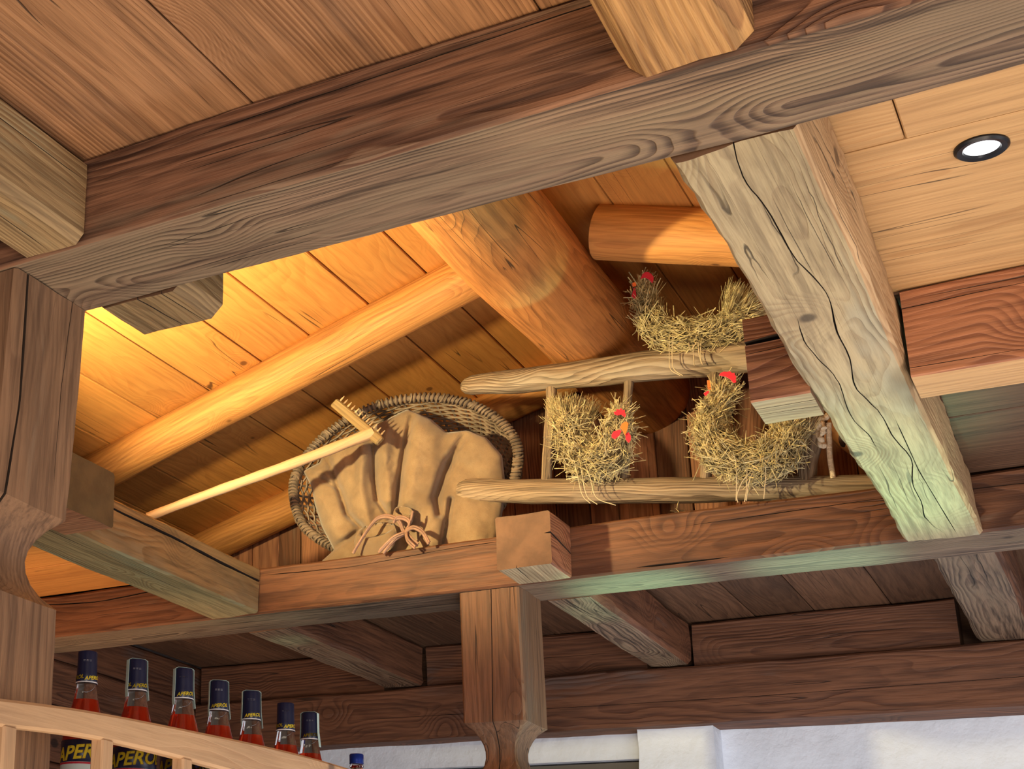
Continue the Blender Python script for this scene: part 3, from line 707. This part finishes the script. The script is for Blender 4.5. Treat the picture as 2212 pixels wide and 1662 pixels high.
# ------------------------------------------------------------------ basket with sack
YB = 3.745
bc = at(862, 1068, Y=YB)
bk = empty('wicker_basket', Vector((bc.x, YB, 1.14))); tag(bk, 'big oval wicker basket tipped on its side on the beam, opening facing forward', 'basket')
bz = 1.388; bx_ = bc.x; A0, B0 = .345, .235
def brim(a, s=0, rad=1.0):
    # s 0..1 to the back
    k = 1 - .38 * s ** 1.4
    lump = 1 + .03 * noise.noise(Vector((math.cos(a) * 2, math.sin(a) * 2, s)))
    return Vector((bx_ + math.cos(a) * A0 * k * lump * rad + .035 * s, YB + .015 + .17 * s, bz + math.sin(a) * B0 * k * lump * rad + .0 - .01 * s))
v, f = tube([brim(2 * math.pi * i / 90) for i in range(91)], .0085, 8); link('rim', mesh(v, f), M_wickd, bk, smooth=60)
parts = []
NR = 150
for i in range(NR):
    a = 2 * math.pi * i / NR; c = brim(a); t = (brim(a + .01) - brim(a - .01)).normalized(); o1 = (c - Vector((bx_, c.y, bz))).normalized(); o2 = t.cross(o1)
    tilt = .003 * (1 if i % 7 else 3)
    pts = [c + (o1 * math.cos(th) + o2 * math.sin(th)) * .0125 + t * tilt * math.sin(th) for th in [2 * math.pi * k / 8 for k in range(9)]]
    parts.append(tube(pts, random.uniform(.0032, .0046), 5, False))
tag(link('rim_wrapping', mesh(*join(parts)), M_wick, bk, smooth=60), kind='stuff')
parts = []
for i in range(44):
    a = 2 * math.pi * i / 44
    parts.append(tube([brim(a, s / 8) for s in range(9)], .0038, 5))
tag(link('stakes', mesh(*join(parts)), M_wickd, bk, smooth=60), kind='stuff')
parts = []
for j in range(22):
    s = (j + .5) / 22; ph = j % 2
    parts.append(tube([brim(2 * math.pi * i / 176, s, 1 + .014 * math.cos((i / 4 + ph) * math.pi)) for i in range(177)], .0035, 5, False))
tag(link('weave', mesh(*join(parts)), M_wick, bk, smooth=60), kind='stuff')
V = [brim(2 * math.pi * i / 48, 1) for i in range(48)]; cbk = sum(V, Vector()) / 48
V2 = [q + Vector((0, .008, 0)) for q in V]
link('base', mesh(V + V2, [tuple(range(48)), tuple(reversed(range(48, 96)))] + [(i + 48, (i + 1) % 48 + 48, (i + 1) % 48, i) for i in range(48)]), M_wickd, bk)

# burlap sack: one draped surface gathered at the tie
sk = empty('burlap_sack', Vector((bx_, YB, 1.15))); tag(sk, 'tan burlap sack tied with a leather cord, stuffed in the wicker basket', 'sack')
TX, TY = 872, 1112
outl = [(880, 884), (930, 905), (965, 935), (1010, 930), (1050, 945), (1085, 985), (1092, 1050), (1085, 1110), (1078, 1160), (1060, 1196), (960, 1206), (900, 1214), (820, 1222), (740, 1230), (690, 1232), (700, 1200), (722, 1190), (696, 1140), (680, 1090), (672, 1050), (655, 1018), (690, 1000), (705, 970), (790, 935), (838, 905)]
def polar(outl, cx, cy, n):
    P = []
    for k in range(n):
        a = 2 * math.pi * k / n; dx, dy = math.cos(a), math.sin(a); best = 1
        for (x1, y1), (x2, y2) in zip(outl, outl[1:] + outl[:1]):
            ex, ey = x2 - x1, y2 - y1; den = dx * ey - dy * ex
            if abs(den) < 1e-9: continue
            t = ((x1 - cx) * ey - (y1 - cy) * ex) / den; s = ((x1 - cx) * dy - (y1 - cy) * dx) / den
            if t > 0 and -1e-6 <= s <= 1 + 1e-6: best = max(best, t) if best == 1 else min(best, t)
        P.append(best)
    return P
def segd(px, py, pl):
    best = 1e9
    for (x1, y1), (x2, y2) in zip(pl, pl[1:]):
        ex, ey = x2 - x1, y2 - y1; t = max(0, min(1, ((px - x1) * ex + (py - y1) * ey) / (ex * ex + ey * ey)))
        best = min(best, math.hypot(px - x1 - ex * t, py - y1 - ey * t))
    return best
def drape(cx, cy, outl, Y0, depth, folds, n=260, R=60, seed=0, back=.03):
    rad = polar(outl, cx, cy, n); V = []; F = []
    for j in range(R + 1):
        rho = j / R
        for k in range(n):
            a = 2 * math.pi * k / n
            x, y = cx + math.cos(a) * rad[k] * rho, cy + math.sin(a) * rad[k] * rho
            prof = math.sqrt(max(0, 1 - max(0, (rho - .72) / .28) ** 2.2))
            fo = sum(am * 1.25 * math.exp(-(segd(x, y, pl) / (wd * (.75 if am < 0 else 1))) ** 2) for pl, wd, am in folds)
            fo2 = .010 * noise.noise(Vector((x * .011, y * .008, seed))) + .006 * noise.noise(Vector((x * .035, y * .022, seed + 4))) + .0035 * abs(noise.noise(Vector((x * .05 + y * .02, y * .03, seed + 9)))) + .0012 * noise.noise(Vector((x * .12, y * .1, seed)))
            V.append(at(x, y, Y=Y0 - (depth + fo + fo2) * prof))
    nb = len(V)
    for k in range(n):
        a = 2 * math.pi * k / n; V.append(at(cx + math.cos(a) * rad[k] * .95, cy + math.sin(a) * rad[k] * .95, Y=Y0 + back))
    for j in range(R):
        for k in range(n):
            k2 = (k + 1) % n
            F.append((j * n + k, j * n + k2, (j + 1) * n + k2, (j + 1) * n + k))
    for k in range(n): F.append((R * n + k, R * n + (k + 1) % n, nb + (k + 1) % n, nb + k))
    F.append(tuple(reversed(range(nb, nb + n))))
    return mesh(V, F)
D = math.radians
folds = [([(890, 900), (873, 970), (864, 1030), (857, 1084), (851, 1120)], 9, -.026), ([(905, 920), (897, 1003), (882, 1085)], 22, .024), ([(940, 950), (935, 1010), (915, 1080)], 20, .014),
         ([(1003, 940), (968, 1003), (943, 1075), (950, 1110)], 13, -.024), ([(781, 955), (779, 1057), (797, 1133)], 15, .024), ([(740, 965), (757, 1057), (775, 1120)], 13, .014),
         ([(704, 985), (733, 1057), (750, 1111), (783, 1143)], 9, -.022), ([(806, 965), (808, 1030), (815, 1080), (842, 1120)], 8, -.020), ([(832, 930), (832, 1000), (838, 1080)], 15, .020),
         ([(659, 1018), (694, 1035), (732, 1056)], 7, -.014), ([(690, 1075), (716, 1125), (728, 1160)], 26, .020), ([(697, 1196), (743, 1170), (772, 1150)], 8, -.016),
         ([(933, 1120), (930, 1170)], 24, .022), ([(974, 1080), (966, 1125), (957, 1175)], 8, -.022), ([(1020, 1130), (1050, 1180)], 30, .012), ([(975, 1000), (1010, 1010), (1060, 1060)], 20, -.012),
         ([(880, 1100), (885, 1190)], 22, -.012), ([(820, 1150), (815, 1200)], 26, .010)]
me = drape(TX, 1090, outl, 3.735, .035, folds)
link('cloth', me, M_burlap, sk, smooth=180)
# rolled mouth of the sack and flap right of it
def ringtube(cx, cy, rx, ry, Y, r, tilt=0, wob=0):
    pts = []
    for i in range(41):
        a = 2 * math.pi * i / 40; x, y = rx * math.cos(a), ry * math.sin(a)
        pts.append(at(cx + x * math.cos(tilt) - y * math.sin(tilt), cy + x * math.sin(tilt) + y * math.cos(tilt), Y=Y - .012 * math.sin(a) + wob * noise.noise(Vector((math.cos(a) * 2, math.sin(a) * 2, 3)))))
    return pts
def mouth(cx, cy, rx, ry, Y, ln, tilt):
    rings = [ringtube(cx - 2 * s, cy + ln * s, rx * (1 + .12 * math.sin(s * 3)), ry * (1 - .15 * s) + 6 * s, Y + .012 * s, 0, tilt, .01)[:-1] for s in (0, .25, .5, .75, 1)]
    inner = [ringtube(cx, cy + 2, rx * .88, ry * .8, Y + .002, 0, tilt, .01)[:-1], ringtube(cx, cy + 6, rx * .6, ry * .5, Y + .03, 0, tilt)[:-1]]
    allr = list(reversed(inner)) + rings; V = [p for r in allr for p in r]; F = []
    for i in range(len(allr) - 1):
        for k in range(40): F.append((i * 40 + k, i * 40 + (k + 1) % 40, (i + 1) * 40 + (k + 1) % 40, (i + 1) * 40 + k))
    F.append(tuple(range(40)))
    return mesh(V, F)
link('sack_mouth', mouth(812, 1146, 42, 15, 3.655, 36, D(-12)), M_burlap, sk, smooth=180)
link('sack_mouth', mouth(872, 1104, 20, 10, 3.655, 22, D(8)), M_burlap, sk, smooth=180)
cords = [[(872, 1152), (860, 1128), (838, 1118), (815, 1122), (798, 1140), (778, 1170), (762, 1196)], [(874, 1152), (884, 1132), (872, 1122), (856, 1122), (850, 1130)], [(876, 1150), (892, 1142), (912, 1152), (926, 1176)],
         [(874, 1154), (850, 1170), (828, 1196)], [(872, 1154), (846, 1166), (818, 1194)], [(876, 1154), (880, 1170), (896, 1186)], [(877, 1153), (886, 1166), (902, 1180)], [(876, 1150), (886, 1128), (890, 1110)]]
parts = []
for k, pl in enumerate(cords):
    pts = catmull([at(x, y, Y=3.625 - .006 * (k % 3) + (.012 if i == 0 else 0)) for i, (x, y) in enumerate(pl)], 6)
    parts.append(tube(pts, .0042 if k < 5 else .003, 7))
    parts.append(tube([q + Vector((.004, -.003, .005)) for q in pts], .0032, 6))
link('cord', mesh(*join(parts)), M_cord, sk, smooth=60)

# ------------------------------------------------------------------ hay rake
r0 = at(318, 1118, Y=3.30); r1 = at(806, 936, Y=3.60)
rk = empty('hay_rake', r0); tag(rk, 'long wooden hay rake resting from the left beam across the basket', 'rake')
m = frame(r1 - r0, (0, 0, 1), r0); L = (r1 - r0).length
pts = [Vector((L * i / 24, 0, .0015 * math.sin(i * .3))) for i in range(25)]
link('handle', mesh(*tube(pts, [.0125 + .0035 * i / 24 + .0006 * math.sin(i * 1.7) for i in range(25)], 12)), W['shelf'], rk, m, smooth=60)
h0 = at(722, 870, Y=3.585); h1_ = at(822, 955, Y=3.60)
mh = frame(h1_ - h0, (0, 0, 1), h0); Lh = (h1_ - h0).length
link('rake_head', boxmesh(Lh, .020, .028, .004), W['olive'], rk, mh)
tm, tf = tube([Vector((0, 0, 0)), Vector((0, 0, .010)), Vector((0, 0, .019))], [.0028, .0026, .0012], 6)
tme = mesh(tm, tf)
for i in range(12):
    q = mh @ Vector((Lh * (i + .7) / 12.6, 0, .013))
    o = link('tooth', tme, W['palewarm'], rk, Matrix.Translation(q) @ mh.to_3x3().to_4x4(), smooth=None)

# ------------------------------------------------------------------ bottle rack and bottles
XR = -1.2
rkk = empty('bottle_rack', (-1.32, 2.4, .2)); tag(rkk, 'light wooden shelf with a curved front rail and square balusters, lower left', 'shelf')
top = [(-160, 1492), (0, 1508), (200, 1535), (400, 1575), (560, 1608), (690, 1640), (780, 1668), (900, 1712)]
bot = [(-160, 1556), (0, 1570), (130, 1582), (250, 1603), (400, 1640), (560, 1684), (690, 1724), (900, 1800)]
tp = [at(x, y, X=XR) for x, y in top]; bp_ = [at(x, y, X=XR) for x, y in bot]
tpl = [(q.y, q.z) for q in tp]; bpl = [(q.y, q.z) for q in bp_]
V = []; F = []; y0, y1 = tpl[0][0], min(tpl[-1][0], bpl[-1][0]); NN = 60; prof_n = 8
m = Matrix(((0, 0, 1, XR), (1, 0, 0, y0), (0, 1, 0, 0), (0, 0, 0, 1)))       # local x along world Y, local y = world z, local z = world X
th = .022
def sm(pl, u):
    return sum(interp(pl, u + d) for d in (-.08, -.04, 0, .04, .08)) / 5
for i in range(NN + 1):
    u = y0 + (y1 - y0) * i / NN; zt, zb = sm(tpl, u), sm(bpl, u); c = .004
    for (zz, xx) in ((zt - c, 0), (zb + c, 0), (zb, -c), (zb, -th + c), (zb + c, -th), (zt - c, -th), (zt, -th + c), (zt, -c)):
        V.append((u - y0, zz, xx + .001 * noise.noise(Vector((u * 6, zz * 20, 1)))))
for i in range(NN):
    for k in range(8): F.append((i * 8 + k, i * 8 + (k + 1) % 8, (i + 1) * 8 + (k + 1) % 8, (i + 1) * 8 + k))
F.append(tuple(reversed(range(8)))); F.append(tuple(range(NN * 8, NN * 8 + 8)))
link('front_rail', mesh(V, F), W['shelf'], rkk, m, smooth=40)
for px in (5, 219, 393, 560, 720):
    q = at(px, 1650, X=XR - th / 2); yb = q.y
    zb = sm(bpl, yb) + .003
    link('baluster', boxmesh(zb - .20, .022, .028, .003), W['shelf'], rkk, frame((0, 0, 1), (0, 1, 0), Vector((XR - th / 2, yb, .20))))
link('shelf_board', boxmesh(1.5, .29, .02, .003), W['shelf'], rkk, frame((0, 1, 0), (0, 0, 1), Vector((-1.375, 1.735, .20))))

def lathe(prof, n=28):
    V = []; F = []
    for r, z in prof:
        for k in range(n): V.append((r * math.cos(2 * math.pi * k / n), r * math.sin(2 * math.pi * k / n), z))
    for i in range(len(prof) - 1):
        for k in range(n): F.append((i * n + k, i * n + (k + 1) % n, (i + 1) * n + (k + 1) % n, (i + 1) * n + k))
    F.append(tuple(reversed(range(n)))); F.append(tuple(range((len(prof) - 1) * n, len(prof) * n)))
    return mesh(V, F)
def textmesh(txt, height, radius, thick=.0007, shear=.25, bold=.03, rise=0):
    cu = bpy.data.curves.new('lettering', 'FONT'); cu.body = txt; cu.size = 1; cu.align_x = 'CENTER'; cu.shear = shear; cu.offset = bold; cu.resolution_u = 3
    o = bpy.data.objects.new('lettering_tmp', cu); C.objects.link(o)
    dg = bpy.context.evaluated_depsgraph_get(); me0 = o.evaluated_get(dg).to_mesh()
    bm = bmesh.new(); bm.from_mesh(me0); o.evaluated_get(dg).to_mesh_clear(); bpy.data.objects.remove(o)
    bmesh.ops.triangulate(bm, faces=bm.faces[:])
    for _ in range(4):
        bmesh.ops.subdivide_edges(bm, edges=[e for e in bm.edges if abs(e.verts[0].co.x - e.verts[1].co.x) > .12], cuts=1)
        bmesh.ops.triangulate(bm, faces=bm.faces[:])
    s = height / .7
    for v in bm.verts:
        a = v.co.x * s / radius; zz = v.co.y * s + rise * v.co.x * s; r = radius + thick
        v.co = Vector((r * math.sin(a), -r * math.cos(a), zz))
    ret = bmesh.ops.extrude_face_region(bm, geom=bm.faces[:])
    me = bpy.data.meshes.new('lettering'); bm.to_mesh(me); bm.free(); return me
# local z: 0 = bottle base, 0.30 = top
BT = .30
R_B = .037
glass_prof = [(.034, 0), (.036, .004), (R_B, .01), (R_B, .150), (.0345, .168), (.028, .192), (.0225, .212), (.0185, .232), (.0160, .246), (.0148, .262), (.0146, .296), (.011, .298)]
inner = [(r - .0022 if r > .012 else r, z + (.004 if z < .005 else 0)) for r, z in glass_prof]
LIQ = .218
def rat(z):
    return interp([(zz, rr) for rr, zz in glass_prof], z)
liq_prof = [(.030, .006), (rat(.02) - .0019, .012)] + [(rat(z) - .0019, z) for z in (.15, .168, .18, .192, .205, .212)] + [(rat(LIQ) - .0019, LIQ), (.004, LIQ)]
ME = {}
ME['glass'] = lathe(glass_prof, 36); ME['liq'] = lathe(liq_prof, 36)
ME['cap'] = lathe([(.0180, .246), (.0183, .2465), (.0172, .262), (.0168, .275), (.0166, .297), (.0160, .3), (.001, .3005)], 36)
ME['ring'] = lathe([(.0184, .2462), (.0187, .2465), (.0185, .2478), (.0182, .2482)], 36)
ME['label'] = lathe([(R_B + .0004, .03), (R_B + .0006, .0302), (R_B + .0006, .112), (R_B + .0004, .1122)], 40)
ME['band'] = lathe([(R_B + .0007, .112), (R_B + .0009, .1122), (R_B + .0009, .148), (R_B + .0007, .1482)], 40)
ME['redb'] = lathe([(R_B + .0008, .1085), (R_B + .001, .1087), (R_B + .001, .1115), (R_B + .0008, .1117)], 40)
ME['capt'] = textmesh('APEROL', .0062, .0177, rise=.1); ME['labt'] = textmesh('APEROL', .022, R_B + .0009, rise=.1)
ME['lines'] = textmesh('===', .006, .0170, bold=-.02, shear=0)
for k, mt in dict(glass=M_glass, liq=M_liq, cap=M_navy, ring=M_wprint, label=M_label, band=M_navy, redb=M_redl, capt=M_yel, labt=M_yel, lines=M_wprint).items():
    ME[k].materials.append(mt)
    if k not in ('capt', 'labt', 'lines'): ME[k].shade_smooth(); ME[k].set_sharp_from_angle(angle=math.radians(50))
def strip():
    V = []; F = []; wdt = .0115
    pts = [(-.0176, .236), (-.0184, .25), (-.0178, .262), (-.0174, .280), (-.0171, .2995), (-.012, .3022), (0, .3026), (.012, .3022), (.0171, .2995), (.0174, .280), (.0178, .262), (.0196, .246), (.0212, .232)]
    for x, z in pts:
        V += [(x, -wdt / 2, z), (x, wdt / 2, z), (x * 1.03 + .0, wdt / 2, z + .0004), (x * 1.03, -wdt / 2, z + .0004)]
    for i in range(len(pts) - 1):
        for k in range(4): F.append((i * 4 + k, i * 4 + (k + 1) % 4, (i + 1) * 4 + (k + 1) % 4, (i + 1) * 4 + k))
    F += [(0, 1, 2, 3), tuple(len(V) - 4 + k for k in (3, 2, 1, 0))]
    return mesh(V, F)
ME['strip'] = strip(); ME['strip'].materials.append(M_seal)
tops = [(190, 1410, 0, 1), (297, 1428, 1, .6), (397, 1447, 1, .25), (473, 1474, 1, -.15), (543, 1496, 1, .05), (617, 1521, 0, 1.0), (669, 1542, 1, -.1)]
labs = ['bottle of red aperitif nearest the left post, its capsule without paper strip', 'second bottle from the left post, paper strip peeling off its right side',
        'third bottle from the left post, pale strips on both sides of its cap', 'fourth and middle bottle of the row behind the curved rail',
        'fifth bottle from the left post, torn strip down its right side', 'sixth bottle from the left post with brighter blue round-topped cap', 'last capsuled bottle of the row, farthest from the left post']
for (px, py, st, yaw), lb in zip(tops, labs):
    q = at(px, py, Z=.515); base = Vector((q.x, q.y, .515 - BT))
    face = math.atan2(q.y, q.x) + math.pi / 2 + math.pi + math.pi     # local -y towards the eye
    th_ = math.atan2(-q.y, -q.x) + math.pi / 2
    b = empty('aperitif_bottle', base); b.rotation_euler = (0, 0, th_); tag(b, lb, 'bottle', 'aperitif bottles behind the rail')
    def add(nm, key, par=b, rz=0, dz=0):
        o = bpy.data.objects.new(nm, ME[key]); C.objects.link(o); o.parent = par; o.rotation_euler = (0, 0, rz); o.location = (0, 0, dz); return o
    add('glass', 'glass'); add('liquid', 'liq')
    cp = add('capsule', 'cap'); add('ring', 'ring', cp); add('lettering', 'capt', cp, .15 + yaw * .55, .2515); add('lettering', 'lines', cp, -.0, .280)
    if yaw > .5: add('lettering', 'capt', cp, .15 + yaw * .55 - 1.9, .2515)
    lbp = add('label', 'label'); bd = add('label_band', 'band'); add('lettering', 'labt', bd, .02 if px < 250 else .0, .118); add('label_edge', 'redb', lbp)
    if st: add('paper_strip', 'strip', rz=(.35, -.3, .4, .2, -.35)[int(px) % 5])
# small bottle with blue screw cap
q = at(770, 1630, Z=.468)
sb = empty('small_bottle', (q.x, q.y, .21)); tag(sb, 'bottle with blue screw cap standing alone in front of the white wall', 'bottle')
hh = .468 - .21
link('glass', lathe([(.028, 0), (.030, .006), (.030, .15), (.02, .18), (.0125, .20), (.0125, hh - .03), (.0145, hh - .028), (.0145, hh - .024), (.0115, hh - .022), (.0115, hh - .004)], 32), M_glass, sb, Matrix.Translation((q.x, q.y, .21)), smooth=50)
link('liquid', lathe([(.026, .003), (.0275, .008), (.0275, .148), (.018, .179), (.0105, .20), (.0105, hh - .034), (.001, hh - .033)], 32), M_liq, sb, Matrix.Translation((q.x, q.y, .21)), smooth=50)
capv = [(.0150, hh - .021), (.0152, hh - .020), (.0148, hh - .017), (.0150, hh - .015), (.0150, hh - .002), (.0135, hh), (.001, hh + .0003)]
link('screw_cap', lathe(capv, 40), M_blue, sb, Matrix.Translation((q.x, q.y, .21)), smooth=50)

# ------------------------------------------------------------------ lift everything from eye coordinates to the floor's
for o in C.objects:
    if o.parent is None and o.type in ('MESH', 'EMPTY'):
        o.location.z += EYE
